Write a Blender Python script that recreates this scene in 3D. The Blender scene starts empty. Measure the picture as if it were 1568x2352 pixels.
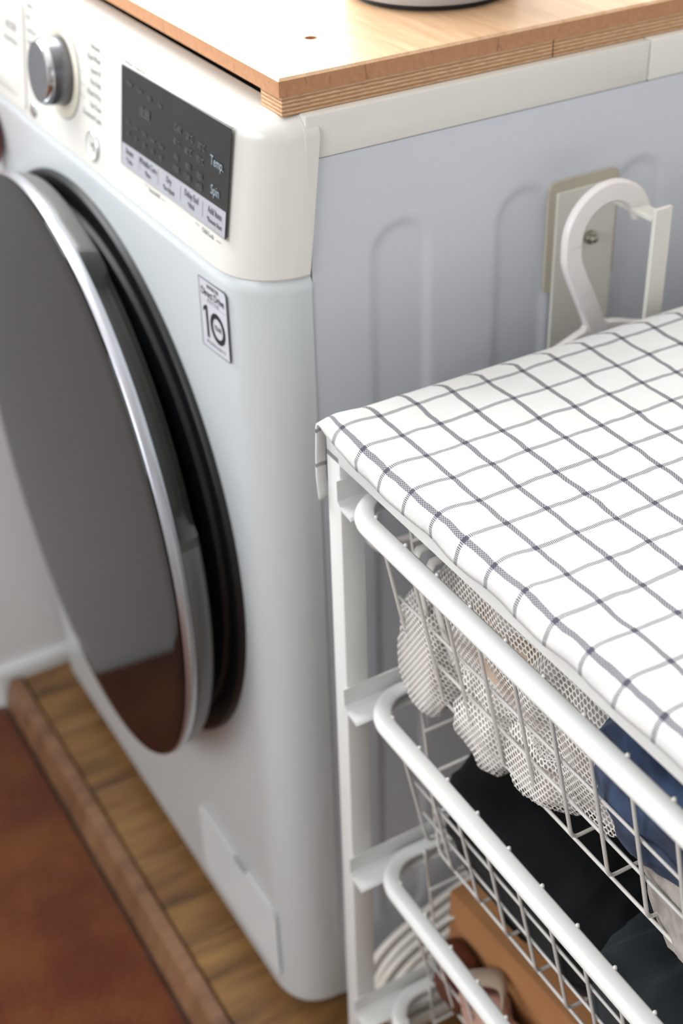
import bpy, bmesh, math, random
from mathutils import Vector, Matrix, noise
random.seed(7)
PI = math.pi
S = bpy.context.scene
COL = S.collection

# ------------------------------------------------------------------ camera
def cam_rot(rx, rz, roll):
    return (Matrix.Rotation(rz, 4, 'Z') @ Matrix.Rotation(rx, 4, 'X') @ Matrix.Rotation(roll, 4, 'Z'))
cd = bpy.data.cameras.new('camera')
cam = bpy.data.objects.new('camera', cd); COL.objects.link(cam)
cd.sensor_fit = 'VERTICAL'; cd.sensor_height = 36.0; cd.sensor_width = 24.0
cd.lens = 3249.9 / 2352 * 36.0
cd.clip_start = 0.02
cam.matrix_world = Matrix.Translation((0.7273, -0.3454, 1.1430)) @ cam_rot(0.9662, 1.0602, -0.0328)
cd.dof.use_dof = True
cd.dof.focus_distance = 0.79
cd.dof.aperture_fstop = 5.6
S.camera = cam

# ------------------------------------------------------------------ world, lights, exposure
W = bpy.data.worlds.new('world'); S.world = W; W.use_nodes = True
W.node_tree.nodes['Background'].inputs[0].default_value = (0.80, 0.88, 1.0, 1)
W.node_tree.nodes['Background'].inputs[1].default_value = 0.6
XL, XR, YF, YB, ZC = -0.632, 3.20, -2.30, 0.64, 2.45      # room shell
WIN1 = (-0.58, 0.56, 1.00, 2.10)     # left wall window: y0,y1,z0,z1
WIN2 = (-1.50, 0.10, 0.95, 2.10)     # right wall window
WIN3 = (-0.45, 1.35, 0.95, 2.15)     # front wall window (behind the camera): x0,x1,z0,z1
def area(name, loc, rot, sx, sy, power, col):
    l = bpy.data.lights.new(name, 'AREA'); l.shape = 'RECTANGLE'; l.size = sx; l.size_y = sy
    l.energy = power; l.color = col
    o = bpy.data.objects.new(name, l); COL.objects.link(o); o.location = loc; o.rotation_euler = rot
    return o
area('daylight_window_left', (XL-0.03, (WIN1[0]+WIN1[1])/2, (WIN1[2]+WIN1[3])/2), (0, -PI/2, 0), WIN1[3]-WIN1[2], WIN1[1]-WIN1[0]  , 52, (0.975, 0.985, 1.0))
area('daylight_window_right', (XR+0.03, (WIN2[0]+WIN2[1])/2, (WIN2[2]+WIN2[3])/2), (0, PI/2, 0), WIN2[3]-WIN2[2], WIN2[1]-WIN2[0], 3, (0.90, 0.95, 1.0))
area('daylight_window_front', ((WIN3[0]+WIN3[1])/2, YF-0.02, (WIN3[2]+WIN3[3])/2), (PI/2, 0, 0), WIN3[1]-WIN3[0], WIN3[3]-WIN3[2], 52, (0.955, 0.98, 1.0))
S.view_settings.view_transform = 'Standard'; S.view_settings.look = 'None'
S.view_settings.gamma = 1.0; S.view_settings.use_curve_mapping = False
S.view_settings.exposure = -0.57
S.cycles.use_denoising = True
S.cycles.max_bounces = 6; S.cycles.diffuse_bounces = 3; S.cycles.glossy_bounces = 4; S.cycles.transparent_max_bounces = 12
S.cycles.use_adaptive_sampling = True; S.cycles.adaptive_threshold = 0.05

# ------------------------------------------------------------------ node helpers
class V:
    def __init__(s, nt, sock): s.nt, s.s = nt, sock
    def _m(s, op, o=None, o2=None):
        n = s.nt.nodes.new('ShaderNodeMath'); n.operation = op
        s.nt.links.new(s.s, n.inputs[0])
        for i, a in ((1, o), (2, o2)):
            if a is None: continue
            if isinstance(a, V): s.nt.links.new(a.s, n.inputs[i])
            else: n.inputs[i].default_value = a
        return V(s.nt, n.outputs[0])
    def __add__(s, o): return s._m('ADD', o)
    def __sub__(s, o): return s._m('SUBTRACT', o)
    def __mul__(s, o): return s._m('MULTIPLY', o)
    def __truediv__(s, o): return s._m('DIVIDE', o)
    def lt(s, o): return s._m('LESS_THAN', o)
    def gt(s, o): return s._m('GREATER_THAN', o)
    def fract(s): return s._m('FRACT')
    def floor(s): return s._m('FLOOR')
    def abs(s): return s._m('ABSOLUTE')
    def max(s, o): return s._m('MAXIMUM', o)
    def min(s, o): return s._m('MINIMUM', o)
    def mod(s, o): return s._m('FLOORED_MODULO', o)
    def sqrt(s): return s._m('SQRT')
    def sin(s): return s._m('SINE')
    def smooth(s, a, b):
        n = s.nt.nodes.new('ShaderNodeMapRange'); n.interpolation_type = 'SMOOTHSTEP'
        s.nt.links.new(s.s, n.inputs[0]); n.inputs[1].default_value = a; n.inputs[2].default_value = b
        return V(s.nt, n.outputs[0])
def srgb(r, g, b):
    f = lambda c: (c/255/12.92) if c/255 <= 0.04045 else ((c/255+0.055)/1.055)**2.4
    return (f(r), f(g), f(b), 1)
class Mat:
    def __init__(s, name, col=(0.8, 0.8, 0.8, 1), rough=0.5, metal=0.0, spec=0.5, coat=0.0, ior=None):
        s.m = bpy.data.materials.new(name); s.m.use_nodes = True
        s.nt = s.m.node_tree; s.b = s.nt.nodes['Principled BSDF']
        s.b.inputs['Base Color'].default_value = col; s.b.inputs['Roughness'].default_value = rough
        s.b.inputs['Metallic'].default_value = metal; s.b.inputs['Specular IOR Level'].default_value = spec
        s.b.inputs['Coat Weight'].default_value = coat
        if ior: s.b.inputs['IOR'].default_value = ior
    def node(s, t): return s.nt.nodes.new(t)
    def link(s, a, b): s.nt.links.new(a, b)
    def coord(s, kind='Object', scale=(1, 1, 1), rot=(0, 0, 0)):
        t = s.node('ShaderNodeTexCoord'); m = s.node('ShaderNodeMapping')
        m.inputs['Scale'].default_value = scale; m.inputs['Rotation'].default_value = rot
        s.link(t.outputs[kind], m.inputs[0]); return m.outputs[0]
    def noise(s, vec, scale, detail=3, rough=0.5):
        n = s.node('ShaderNodeTexNoise'); n.inputs['Scale'].default_value = scale
        n.inputs['Detail'].default_value = detail; n.inputs['Roughness'].default_value = rough
        if vec: s.link(vec, n.inputs['Vector'])
        return V(s.nt, n.outputs['Fac'])
    def ramp(s, v, stops):
        r = s.node('ShaderNodeValToRGB'); e = r.color_ramp.elements
        while len(e) < len(stops): e.new(0.5)
        for i, (p, c) in enumerate(stops): e[i].position = p; e[i].color = c
        s.link(v.s, r.inputs[0]); return r.outputs[0]
    def mix(s, fac, a, b, mode='MIX'):
        n = s.node('ShaderNodeMix'); n.data_type = 'RGBA'; n.blend_type = mode
        for i, x in ((0, fac), (6, a), (7, b)):
            if isinstance(x, V): s.link(x.s, n.inputs[i])
            elif hasattr(x, 'is_linked'): s.link(x, n.inputs[i])
            else: n.inputs[i].default_value = x
        return n.outputs[2]
    def color(s, c): s.link(c, s.b.inputs['Base Color'])
    def bump(s, v, strength=0.3, dist=0.001):
        n = s.node('ShaderNodeBump'); n.inputs['Strength'].default_value = strength; n.inputs['Distance'].default_value = dist
        s.link(v.s, n.inputs['Height']); s.link(n.outputs[0], s.b.inputs['Normal'])
    def sep(s, vec):
        n = s.node('ShaderNodeSeparateXYZ'); s.link(vec, n.inputs[0]); return [V(s.nt, o) for o in n.outputs]
M = {}
def simple(key, col, rough=0.5, metal=0.0, spec=0.5, coat=0.0, var=0.04, nscale=30, bump=0.0, bscale=400, bdist=0.0004):
    m = Mat(key, col, rough, metal, spec, coat)
    vec = m.coord()
    n = m.noise(vec, nscale, 3)
    d = tuple(c*(1-var) for c in col[:3])+(1,); u = tuple(min(1, c*(1+var)) for c in col[:3])+(1,)
    m.color(m.mix(n, d, u))
    if bump: m.bump(m.noise(m.coord(), bscale, 2), bump, bdist)
    M[key] = m.m; return m
simple('plain_floor', srgb(160, 154, 146), 0.8)
simple('cabinet', srgb(222, 228, 230), 0.32, coat=0.15, var=0.012)
simple('side_paint', srgb(217, 221, 229), 0.42, var=0.015)
m = simple('cream', srgb(233, 231, 224), 0.30, coat=0.45, var=0.01); m.b.inputs['Coat Roughness'].default_value = 0.16
simple('cream_ring', srgb(226, 220, 203), 0.4, var=0.01)
simple('black_gap', srgb(18, 19, 20), 0.8)
simple('black_gloss', srgb(20, 22, 24), 0.42, var=0.1)
simple('black_rubber', srgb(26, 28, 32), 0.45, var=0.1)
simple('door_grey', srgb(112, 112, 110), 0.34, metal=0.35, var=0.03); simple('grip_shade', srgb(70, 70, 68), 0.5, var=0.03)
simple('silver', srgb(205, 207, 214), 0.30, metal=0.85, var=0.02)
simple('chrome', srgb(225, 226, 228), 0.08, metal=1.0, var=0.01)
m = simple('brushed', srgb(150, 152, 158), 0.36, metal=0.9, var=0.05)
simple('dial_side', srgb(120, 120, 124), 0.30, metal=0.9, var=0.05)
m = Mat('door_glass', srgb(16, 15, 15), 0.06, spec=0.3); m.color(m.mix(m.noise(m.coord(), 20, 2), srgb(14, 13, 13), srgb(20, 19, 18))); M['door_glass'] = m.m
m = simple('screen', srgb(34, 35, 37), 0.35, var=0.15, nscale=90)
simple('key_strip', srgb(176, 177, 184), 0.35, var=0.02)
simple('print_grey', srgb(158, 158, 156), 0.6); simple('print_dark', srgb(104, 106, 112), 0.6); simple('print_black', srgb(28, 34, 38), 0.6)
simple('print_light', srgb(150, 165, 172), 0.5); simple('print_dim', srgb(92, 92, 94), 0.5); simple('sticker', srgb(208, 209, 216), 0.5, var=0.01)
simple('frame_white', srgb(234, 235, 232), 0.36, var=0.012, bump=0.04, bscale=900, bdist=0.0002)
simple('wire_white', srgb(222, 219, 214), 0.45, var=0.03)
simple('hook_beige', srgb(190, 183, 166), 0.5, var=0.03); simple('hook_white', srgb(224, 222, 213), 0.4, var=0.02)
simple('hanger_white', srgb(238, 232, 230), 0.35, var=0.01); simple('hanger_stack', srgb(236, 230, 220), 0.4, var=0.02)
simple('steel', srgb(165, 160, 150), 0.25, metal=1.0)
simple('pot_grey', srgb(176, 178, 182), 0.5, var=0.03); simple('red_plastic', srgb(160, 52, 52), 0.3, var=0.05)
simple('wall_paint', srgb(238, 236, 235), 0.85, var=0.02, bump=0.1, bscale=60); simple('trim_white', srgb(226, 228, 226), 0.5, var=0.02)
simple('wall_tone', srgb(196, 192, 188), 0.85, var=0.02); simple('ceiling_paint', srgb(240, 240, 238), 0.9)
def fabric(key, c1, c2, scale=25, rough=0.9, sheen=0.3, bump=0.4, bscale=700):
    m = Mat(key, c1, rough, spec=0.2)
    m.b.inputs['Sheen Weight'].default_value = sheen
    n = m.noise(m.coord(), scale, 4)
    m.color(m.mix(n.smooth(0.35, 0.65), c1, c2))
    m.bump(m.noise(m.coord(), bscale, 2), bump, 0.0006); M[key] = m.m; return m
fabric('beige_fabric', srgb(222, 200, 178), srgb(205, 178, 154)); fabric('white_fabric', srgb(240, 238, 234), srgb(230, 226, 220)); fabric('bag_lining', srgb(226, 219, 211), srgb(206, 196, 186))
fabric('navy_velvet', srgb(40, 50, 74), srgb(66, 84, 114), 40, sheen=0.10); fabric('black_fabric', srgb(17, 18, 20), srgb(24, 25, 28), sheen=0.04)
fabric('charcoal_fabric', srgb(34, 40, 44), srgb(44, 50, 54), sheen=0.06); fabric('grey_knit', srgb(176, 168, 160), srgb(150, 142, 134), 120, bump=0.9, bscale=350)
fabric('pink_fabric', srgb(198, 158, 142), srgb(170, 128, 112)); fabric('maroon_leather', srgb(98, 52, 36), srgb(78, 38, 26), rough=0.5, sheen=0)
fabric('tan_band', srgb(176, 156, 134), srgb(160, 138, 116)); fabric('dark_lining', srgb(70, 58, 56), srgb(96, 84, 80))
m = simple('kraft', srgb(182, 128, 82), 0.85, var=0.06, nscale=60, bump=0.15, bscale=200)
# net (knitted honeycomb): round holes in staggered rows
def net(key, c, cell=0.0030, hole=0.40):
    m = Mat(key, c, 0.7, spec=0.3)
    t = m.node('ShaderNodeTexCoord'); x, y, z = m.sep(t.outputs['UV'])
    row = (y/(cell*0.866)).floor()
    u = ((x/cell)+(row.mod(2.0)*0.5)).fract()-0.5
    v = ((y/(cell*0.866)).fract()-0.5)*0.866
    d = (u*u+v*v).sqrt()
    a = d.smooth(hole-0.06, hole+0.04)
    m.link(a.s, m.b.inputs['Alpha']); m.bump(d, 0.6, 0.0006); M[key] = m.m
net('net_white', srgb(244, 241, 236), 0.0036, 0.37); net('net_grey', srgb(150, 144, 136), 0.0030, 0.36)
# solid wood: grain along X
m = Mat('board_top', rough=0.38, spec=0.5, coat=0.12)
g1 = m.noise(m.coord(scale=(1.6, 22, 22)), 6, 5, 0.6); g2 = m.noise(m.coord(scale=(5, 160, 160)), 5, 3)
c = m.ramp(g1*0.75+g2*0.25, [(0.30, srgb(200, 154, 112)), (0.5, srgb(218, 178, 138)), (0.68, srgb(228, 193, 156))]); m.color(c)
m.bump(g2, 0.05, 0.0004); M['board_top'] = m.m
m = Mat('board_edge', rough=0.6)
g1 = m.noise(m.coord(scale=(60, 60, 12)), 3.2, 3, 0.7); g2 = m.noise(m.coord(), 300, 3)
k = g1.smooth(0.60, 0.72)*0.55
m.color(m.mix(k, m.mix(g2, srgb(176, 122, 84), srgb(204, 152, 110)), srgb(120, 72, 46))); M['board_edge'] = m.m
m = Mat('plywood', rough=0.7)
x, y, z = m.sep(m.coord()); nn = m.noise(m.coord(scale=(30, 30, 200)), 6, 3)
s = (((z+nn*0.0006)/0.00244).fract()-0.5).abs().smooth(0.22, 0.30)
m.color(m.mix(nn.smooth(.3, .7)*0.4, m.mix(s, srgb(226, 190, 150), srgb(186, 134, 94)), srgb(150, 104, 72))); M['plywood'] = m.m
def woodfloor(key, c1, c2, c3):
    m = Mat(key, rough=0.35, spec=0.4)
    oi = m.node('ShaderNodeObjectInfo'); mp = m.coord(scale=(16, 2.2, 4))
    add = m.node('ShaderNodeVectorMath'); add.operation = 'ADD'; m.link(mp, add.inputs[0])
    cmb = m.node('ShaderNodeCombineXYZ'); m.link((V(m.nt, oi.outputs['Random'])*37.0).s, cmb.inputs[0]); m.link(cmb.outputs[0], add.inputs[1])
    g = m.noise(add.outputs[0], 2.6, 5, 0.6)
    m.color(m.ramp(g, [(0.3, c1), (0.5, c2), (0.7, c3)])); m.bump(g, 0.05, 0.0005); M[key] = m.m
woodfloor('floor_wood', srgb(84, 60, 40), srgb(132, 96, 58), srgb(160, 122, 74))
woodfloor('edging_wood', srgb(108, 78, 58), srgb(134, 98, 72), srgb(152, 114, 86))
m = Mat('carpet', rough=1.0, spec=0.05); m.b.inputs['Sheen Weight'].default_value = 0.2
n1 = m.noise(m.coord(), 9, 4); n2 = m.noise(m.coord(), 260, 3)
m.color(m.mix(n2*0.5, m.mix(n1.smooth(.35, .65), srgb(106, 52, 30), srgb(132, 78, 38)), srgb(66, 31, 21))); m.bump(n2, 0.9, 0.004); M['carpet'] = m.m
# checked towel
def towel():
    m = Mat('towel', rough=0.95, spec=0.1); m.b.inputs['Sheen Weight'].default_value = 0.15
    t = m.node('ShaderNodeTexCoord'); x, y, z = m.sep(t.outputs['UV'])
    w1 = m.noise(m.coord('UV', (1, 1, 1)), 38, 2); w2 = m.noise(m.coord('UV', (1, 1, 1), (0, 0, 1.1)), 45, 2)
    SP = 0.0268
    xx = x+(w1-0.5)*0.0042; yy = y+(w2-0.5)*0.0036
    dx = (((xx-0.0212)/SP+0.5).fract()-0.5).abs()*SP
    dy = (((yy-0.0050)/SP+0.5).fract()-0.5).abs()*SP
    la = dx.lt(0.00150); lb = dy.lt(0.00165)          # a: threads along Y (broken look), b: threads along X
    dash_a = (yy/0.00105).fract().gt(0.33); sub_a = (((xx/0.00085).fract()).gt(0.25))
    ck = ((xx/0.00100).floor()+(yy/0.00080).floor()).mod(2.0)
    A = la*dash_a*(sub_a*0.35+0.65)
    B = lb*(ck*0.38+0.58)
    both = la*lb
    f = A.max(B).max(both)
    n = m.noise(m.coord('UV'), 60, 4)
    base = m.mix(n, srgb(238, 238, 235), srgb(247, 247, 245))
    m.color(m.mix(f*0.93, base, srgb(56, 49, 74)))
    wv = ((x/0.0009*6.2832).sin()*(y/0.0009*6.2832).sin())*0.5+m.noise(m.coord('UV'), 900, 2)*0.6
    m.bump(wv, 0.7, 0.0004); M['towel'] = m.m
towel()
m = Mat('window_glass', rough=0.0)
tr = m.node('ShaderNodeBsdfTransparent'); gl = m.node('ShaderNodeBsdfGlossy'); gl.inputs['Roughness'].default_value = 0.0
mx = m.node('ShaderNodeMixShader'); mx.inputs[0].default_value = 0.05
m.link(tr.outputs[0], mx.inputs[1]); m.link(gl.outputs[0], mx.inputs[2]); m.link(mx.outputs[0], m.nt.nodes['Material Output'].inputs[0]); M['window_glass'] = m.m

# ------------------------------------------------------------------ mesh helpers
def mesh(name, verts, faces, smooth=False, uv=None):
    me = bpy.data.meshes.new(name); me.from_pydata([tuple(v) for v in verts], [], faces); me.update()
    if smooth: me.polygons.foreach_set('use_smooth', [True]*len(me.polygons))
    if uv:
        l = me.uv_layers.new(name='UVMap')
        for lp in me.loops: l.data[lp.index].uv = uv[lp.vertex_index]
    return me
def obj(name, me, mat, parent=None, loc=None):
    o = bpy.data.objects.new(name, me); COL.objects.link(o)
    if mat and not me.materials: me.materials.append(M[mat] if isinstance(mat, str) else mat)
    if parent: o.parent = parent
    if loc is not None: o.location = loc
    return o
def empty(name, loc=(0, 0, 0), rz=0.0):
    o = bpy.data.objects.new(name, None); COL.objects.link(o); o.location = loc; o.rotation_euler = (0, 0, rz); o.empty_display_size = 0.05
    return o
def tag(o, label=None, cat=None, group=None, kind=None):
    if label: o['label'] = label
    if cat: o['category'] = cat
    if group: o['group'] = group
    if kind: o['kind'] = kind
    return o
def bm_mesh(name, bm, smooth=False, angle=None):
    me = bpy.data.meshes.new(name); bmesh.ops.recalc_face_normals(bm, faces=bm.faces); bm.to_mesh(me); bm.free()
    if smooth: me.polygons.foreach_set('use_smooth', [True]*len(me.polygons))
    if angle is not None: me.set_sharp_from_angle(angle=angle)
    return me
def box_bm(x0, x1, y0, y1, z0, z1, bev=0.0, seg=2):
    bm = bmesh.new(); r = bmesh.ops.create_cube(bm, size=1.0)
    for v in bm.verts:
        v.co = Vector((x0+(v.co.x+.5)*(x1-x0), y0+(v.co.y+.5)*(y1-y0), z0+(v.co.z+.5)*(z1-z0)))
    if bev: bmesh.ops.bevel(bm, geom=list(bm.edges), offset=bev, segments=seg, affect='EDGES', profile=0.5)
    return bm
def box(name, x0, x1, y0, y1, z0, z1, bev=0.0, seg=2):
    return bm_mesh(name, box_bm(x0, x1, y0, y1, z0, z1, bev, seg), bev > 0, math.radians(40) if bev else None)
def tube(name, pts, r, n=8, closed=False):
    pts = [Vector(p) for p in pts]; N = len(pts); V_ = []; F = []
    prev = None
    for i, p in enumerate(pts):
        a = pts[i-1] if (i > 0 or closed) else p; b = pts[(i+1) % N] if (i < N-1 or closed) else p
        t = (b-a).normalized()
        if prev is None:
            u = t.orthogonal().normalized()
        else:
            u = (prev-t*prev.dot(t)).normalized()
        prev = u; w = t.cross(u)
        rr = r[i] if isinstance(r, (list, tuple)) else r
        for k in range(n):
            a_ = 2*PI*k/n; V_.append(p+(u*math.cos(a_)+w*math.sin(a_))*rr)
    for i in range(N if closed else N-1):
        for k in range(n):
            a = i*n+k; b = i*n+(k+1) % n; c = ((i+1) % N)*n
            F.append((a, b, c+(k+1) % n, c+k))
    if not closed:
        F.append(tuple(reversed(range(n)))); F.append(tuple((N-1)*n+k for k in range(n)))
    return mesh(name, V_, F, True)
def lathe(name, prof, n=96, a0=0.0, a1=2*PI, mod=None, smooth=True, sharp=35):
    """profile (radius, depth): spun about the local Y axis"""
    full = abs(a1-a0-2*PI) < 1e-6; V_ = []; F = []; K = len(prof); R_ = n if full else n+1
    for i in range(R_):
        a = a0+(a1-a0)*i/n
        for j, (r, d) in enumerate(prof):
            rr, dd = mod(a, j, r, d) if mod else (r, d)
            V_.append((rr*math.cos(a), dd, rr*math.sin(a)))
    for i in range(n):
        i2 = (i+1) % R_
        for j in range(K-1): F.append((i*K+j, i2*K+j, i2*K+j+1, i*K+j+1))
    bm = bmesh.new(); vs = [bm.verts.new(v) for v in V_]
    for f in F:
        try: bm.faces.new([vs[k] for k in f])
        except ValueError: pass
    bmesh.ops.remove_doubles(bm, verts=bm.verts, dist=1e-6)
    return bm_mesh(name, bm, smooth, math.radians(sharp))
def spin_z(name, prof, n=64):
    me = lathe(name, prof, n)
    for v in me.vertices: v.co = (v.co.x, -v.co.z, v.co.y)
    me.update(); return me
def flat(name, pts, t, plane):
    """prism from a 2D outline; plane(u, v, w) -> 3D point, w from 0 to t"""
    n = len(pts); V_ = [plane(u, v, 0) for u, v in pts]+[plane(u, v, t) for u, v in pts]
    F = [tuple(range(n)), tuple(reversed(range(n, 2*n)))]+[(i, n+i, n+(i+1) % n, (i+1) % n) for i in range(n)]
    bm = bmesh.new(); vs = [bm.verts.new(v) for v in V_]
    for f in F: bm.faces.new([vs[k] for k in f])
    return bm_mesh(name, bm)
def rrect(x0, x1, y0, y1, r, n=6):
    P = []
    for cx, cy, a in ((x1-r, y0+r, -PI/2), (x1-r, y1-r, 0), (x0+r, y1-r, PI/2), (x0+r, y0+r, PI)):
        for i in range(n+1): P.append((cx+r*math.cos(a+PI/2*i/n), cy+r*math.sin(a+PI/2*i/n)))
    return P
TEXTS = []
def text(body, size, mw, mat, parent, align='LEFT', sx=1.0, bold=0.0):
    c = bpy.data.curves.new('lettering', 'FONT'); c.body = body; c.size = size; c.align_x = align; c.align_y = 'CENTER'
    c.resolution_u = 3; c.offset = bold; c.extrude = 0.00008
    o = bpy.data.objects.new('lettering_curve', c); COL.objects.link(o)
    TEXTS.append((o, mw, mat, parent, sx))
def flush_text():
    bpy.context.view_layer.update(); dg = bpy.context.evaluated_depsgraph_get()
    for o, mw, mat, parent, sx in TEXTS:
        me = bpy.data.meshes.new_from_object(o.evaluated_get(dg)); me.name = 'lettering'
        me.transform(mw @ Matrix.Diagonal((sx, 1, 1, 1))); me.materials.clear()
        c = o.data; bpy.data.objects.remove(o); bpy.data.curves.remove(c)
        obj('lettering', me, mat, parent)
def basis(o, u, v, w):
    u, v, w = Vector(u).normalized(), Vector(v).normalized(), Vector(w).normalized()
    return Matrix(((u.x, v.x, w.x, o[0]), (u.y, v.y, w.y, o[1]), (u.z, v.z, w.z, o[2]), (0, 0, 0, 1)))

# ------------------------------------------------------------------ the room
def wall_with_hole(name, x0, x1, w, y0=YF-0.1, y1=YB+0.1, z0=-0.08, z1=ZC):
    bm = bmesh.new()
    for (a, b, c, d) in ((y0, w[0], z0, z1), (w[1], y1, z0, z1), (w[0], w[1], z0, w[2]), (w[0], w[1], w[3], z1)):
        t = box_bm(x0, x1, a, b, c, d); me = bpy.data.meshes.new('t'); t.to_mesh(me); t.free(); bm.from_mesh(me); bpy.data.meshes.remove(me)
    return tag(obj(name, bm_mesh(name, bm), 'wall_tone' if name == 'wall_right' else 'wall_paint'), kind='structure')
wall_with_hole('wall_left', XL-0.12, XL, WIN1)
wall_with_hole('wall_right', XR, XR+0.12, WIN2)
tag(obj('wall_back', box('wall_back', XL, XR, YB, YB+0.1, -0.05, ZC), 'wall_tone'), kind='structure')
bm = bmesh.new()
for (a, b, c, d) in ((XL, WIN3[0], -0.05, ZC), (WIN3[1], XR, -0.05, ZC), (WIN3[0], WIN3[1], -0.05, WIN3[2]), (WIN3[0], WIN3[1], WIN3[3], ZC)):
    t = box_bm(a, b, YF-0.1, YF, c, d); me = bpy.data.meshes.new('t'); t.to_mesh(me); t.free(); bm.from_mesh(me); bpy.data.meshes.remove(me)
tag(obj('wall_front', bm_mesh('wall_front', bm), 'wall_paint'), kind='structure')
tag(obj('ceiling', box('ceiling', XL-0.12, XR+0.12, YF-0.1, YB+0.1, ZC, ZC+0.08), 'ceiling_paint'), kind='structure')
for i, (ox, oy, rz, w) in enumerate(((XL-0.06, None, 0, WIN1), (XR+0.06, None, 0, WIN2), (None, YF-0.05, PI/2, WIN3))):
    mid = (w[0]+w[1])/2; root = tag(empty('window_%d' % (i+1), (mid if ox is None else ox, mid if oy is None else oy, w[2]), rz), kind='structure')
    h = w[3]-w[2]; hw = (w[1]-w[0])/2; f = 0.04
    for (a, b, c_, d) in ((-hw, -hw+f, 0, h), (hw-f, hw, 0, h), (-hw+f, hw-f, 0, f), (-hw+f, hw-f, h-f, h), (-0.02, 0.02, f, h-f)):
        obj('window_frame', box('window_frame', -0.025, 0.025, a, b, c_, d, 0.003), 'trim_white', root)
    for (a, b) in ((-hw+f, -0.02), (0.02, hw-f)):
        obj('pane', box('pane', -0.003, 0.003, a, b, f, h-f), 'window_glass', root)
# floor: planks on a slab, wooden edging, carpet below
YT = -0.0465
fl = tag(obj('floor', box('floor', XL+0.012, XR, YT, YB, -0.08, -0.012), 'floor_wood'), kind='structure')
PW = 0.118; pm = box('plank', 0.0004, PW-0.0004, YT, YB, -0.012, 0.0, 0.0012, 1); pm.materials.append(M['floor_wood'])
for i in range(32):
    obj('plank', pm, None, fl, (XL+0.0125+i*PW, 0, 0))
prof = [(-0.0730, -0.050), (-0.0722, -0.032), (-0.0640, -0.0005), (-0.0615, 0.0025), (-0.0505, 0.0028), (-0.0485, 0.0008), (-0.0480, -0.050)]
Vv = [(x, y, z) for x in (XL+0.012, XR) for y, z in prof]; n = len(prof)
tag(obj('trim_1', mesh('trim_1', Vv, [tuple(range(n)), tuple(reversed(range(n, 2*n)))]+[(i, (i+1) % n, n+(i+1) % n, n+i) for i in range(n)]), 'edging_wood'), kind='structure')
# carpet with a soft pile surface
nx, ny = 120, 90; V_ = []; F = []
for j in range(ny+1):
    for i in range(nx+1):
        x = XL+0.012+(1.6)*i/nx; y = -0.0750-1.4*(j/ny)**1.5
        V_.append((x, y+ (0.0022*noise.noise((x*60, 3, 0)) if j == 0 else 0), -0.034+0.0018*noise.noise((x*90, y*90, 1))-(0.006 if j == 0 else 0)))
for j in range(ny):
    for i in range(nx): a = j*(nx+1)+i; F.append((a, a+nx+1, a+nx+2, a+1))
tag(obj('carpet', mesh('carpet', V_, F, True), 'carpet'), 'rust brown carpet on the floor in front of the wooden edging', 'carpet')
tag(obj('floor_base', box('floor_base', XL-0.1, XR+0.1, YF-0.1, YT, -0.08, -0.048), 'plain_floor'), kind='structure')
def skirting(name, y0, y1, z0, z1):
    prof = [(0, z0), (0.012, z0), (0.012, z1-0.008), (0.009, z1-0.002), (0.004, z1), (0, z1)]; n = len(prof)
    Vv = [(XL+x, y, z) for y in (y0, y1) for x, z in prof]
    return obj(name, mesh(name, Vv, [tuple(range(n)), tuple(reversed(range(n, 2*n)))]+[(i, (i+1) % n, n+(i+1) % n, n+i) for i in range(n)]), 'trim_white')
tag(skirting('baseboard_left', -0.0745, YB, -0.050, 0.019), kind='structure')

# ------------------------------------------------------------------ washing machine
ZT, ZS, ZP, ZB0, YS = 0.8585, 0.8304, 0.756, 0.025, 0.0448
wm = tag(empty('washing_machine', (-0.3, 0.28, 0)), 'white front loading washing machine with dark glass door and cream control panel', 'washing machine')
def P(name, me, mat, parent=None):          # part given in world coordinates
    par = parent or wm
    o = obj(name, me, mat, par); o.matrix_parent_inverse = Matrix.Translation(-Vector((-0.3, 0.28, 0)))
    return o
def SP_(name, me, mat, parent):             # sub-part in world coordinates under a part whose own matrix is identity
    return obj(name, me, mat, parent)
def plan(inset=0.0, lean=0.0, grow=0.0, rc=0.046, n=12, back=YS):
    pts = [(-0.6-grow+inset, back)]
    r = max(rc-inset, 0.004)
    e = 2.3
    for i in range(n+1):
        a = PI/2*i/n; cx, cy = -0.6-grow+inset+r, -grow+inset+lean+r
        pts.append((cx-r*math.cos(a)**(2/e), cy-r*math.sin(a)**(2/e)))
    for i in range(n+1):
        a = PI/2*(1-i/n); cx, cy = grow-inset-r, -grow+inset+lean+r
        pts.append((cx+r*math.cos(a)**(2/e), cy-r*math.sin(a)**(2/e)))
    pts.append((grow-inset, back)); return pts
def loft(name, levels, mat, parent=None):
    V_ = []; F = []; K = len(levels[0][1])
    for z, pts in levels: V_ += [(x, y, z) for x, y in pts]
    for i in range(len(levels)-1):
        for k in range(K): a = i*K+k; b = i*K+(k+1) % K; F.append((a, b, b+K, a+K))
    F.append(tuple(reversed(range(K)))); F.append(tuple((len(levels)-1)*K+k for k in range(K)))
    bm = bmesh.new(); vs = [bm.verts.new(v) for v in V_]
    for f in F: bm.faces.new([vs[k] for k in f])
    return P(name, bm_mesh(name, bm, True, math.radians(38)), mat, parent)
loft('cabinet_front', [(ZB0, plan(0.006)), (ZB0+0.003, plan(0.002)), (ZB0+0.008, plan(0)), (ZP-0.010, plan(0)), (ZP-0.006, plan(-0.0006)), (ZP-0.002, plan(0.0012)), (ZP+0.01, plan(0.006))], 'cabinet')
LEAN = 0.12
ly_ = lambda z: LEAN*(z-ZP)
lv = [(ZP+0.0002, plan(0.0015, 0, 0.0018)), (ZP+0.002, plan(0, 0, 0.0018))]
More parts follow.
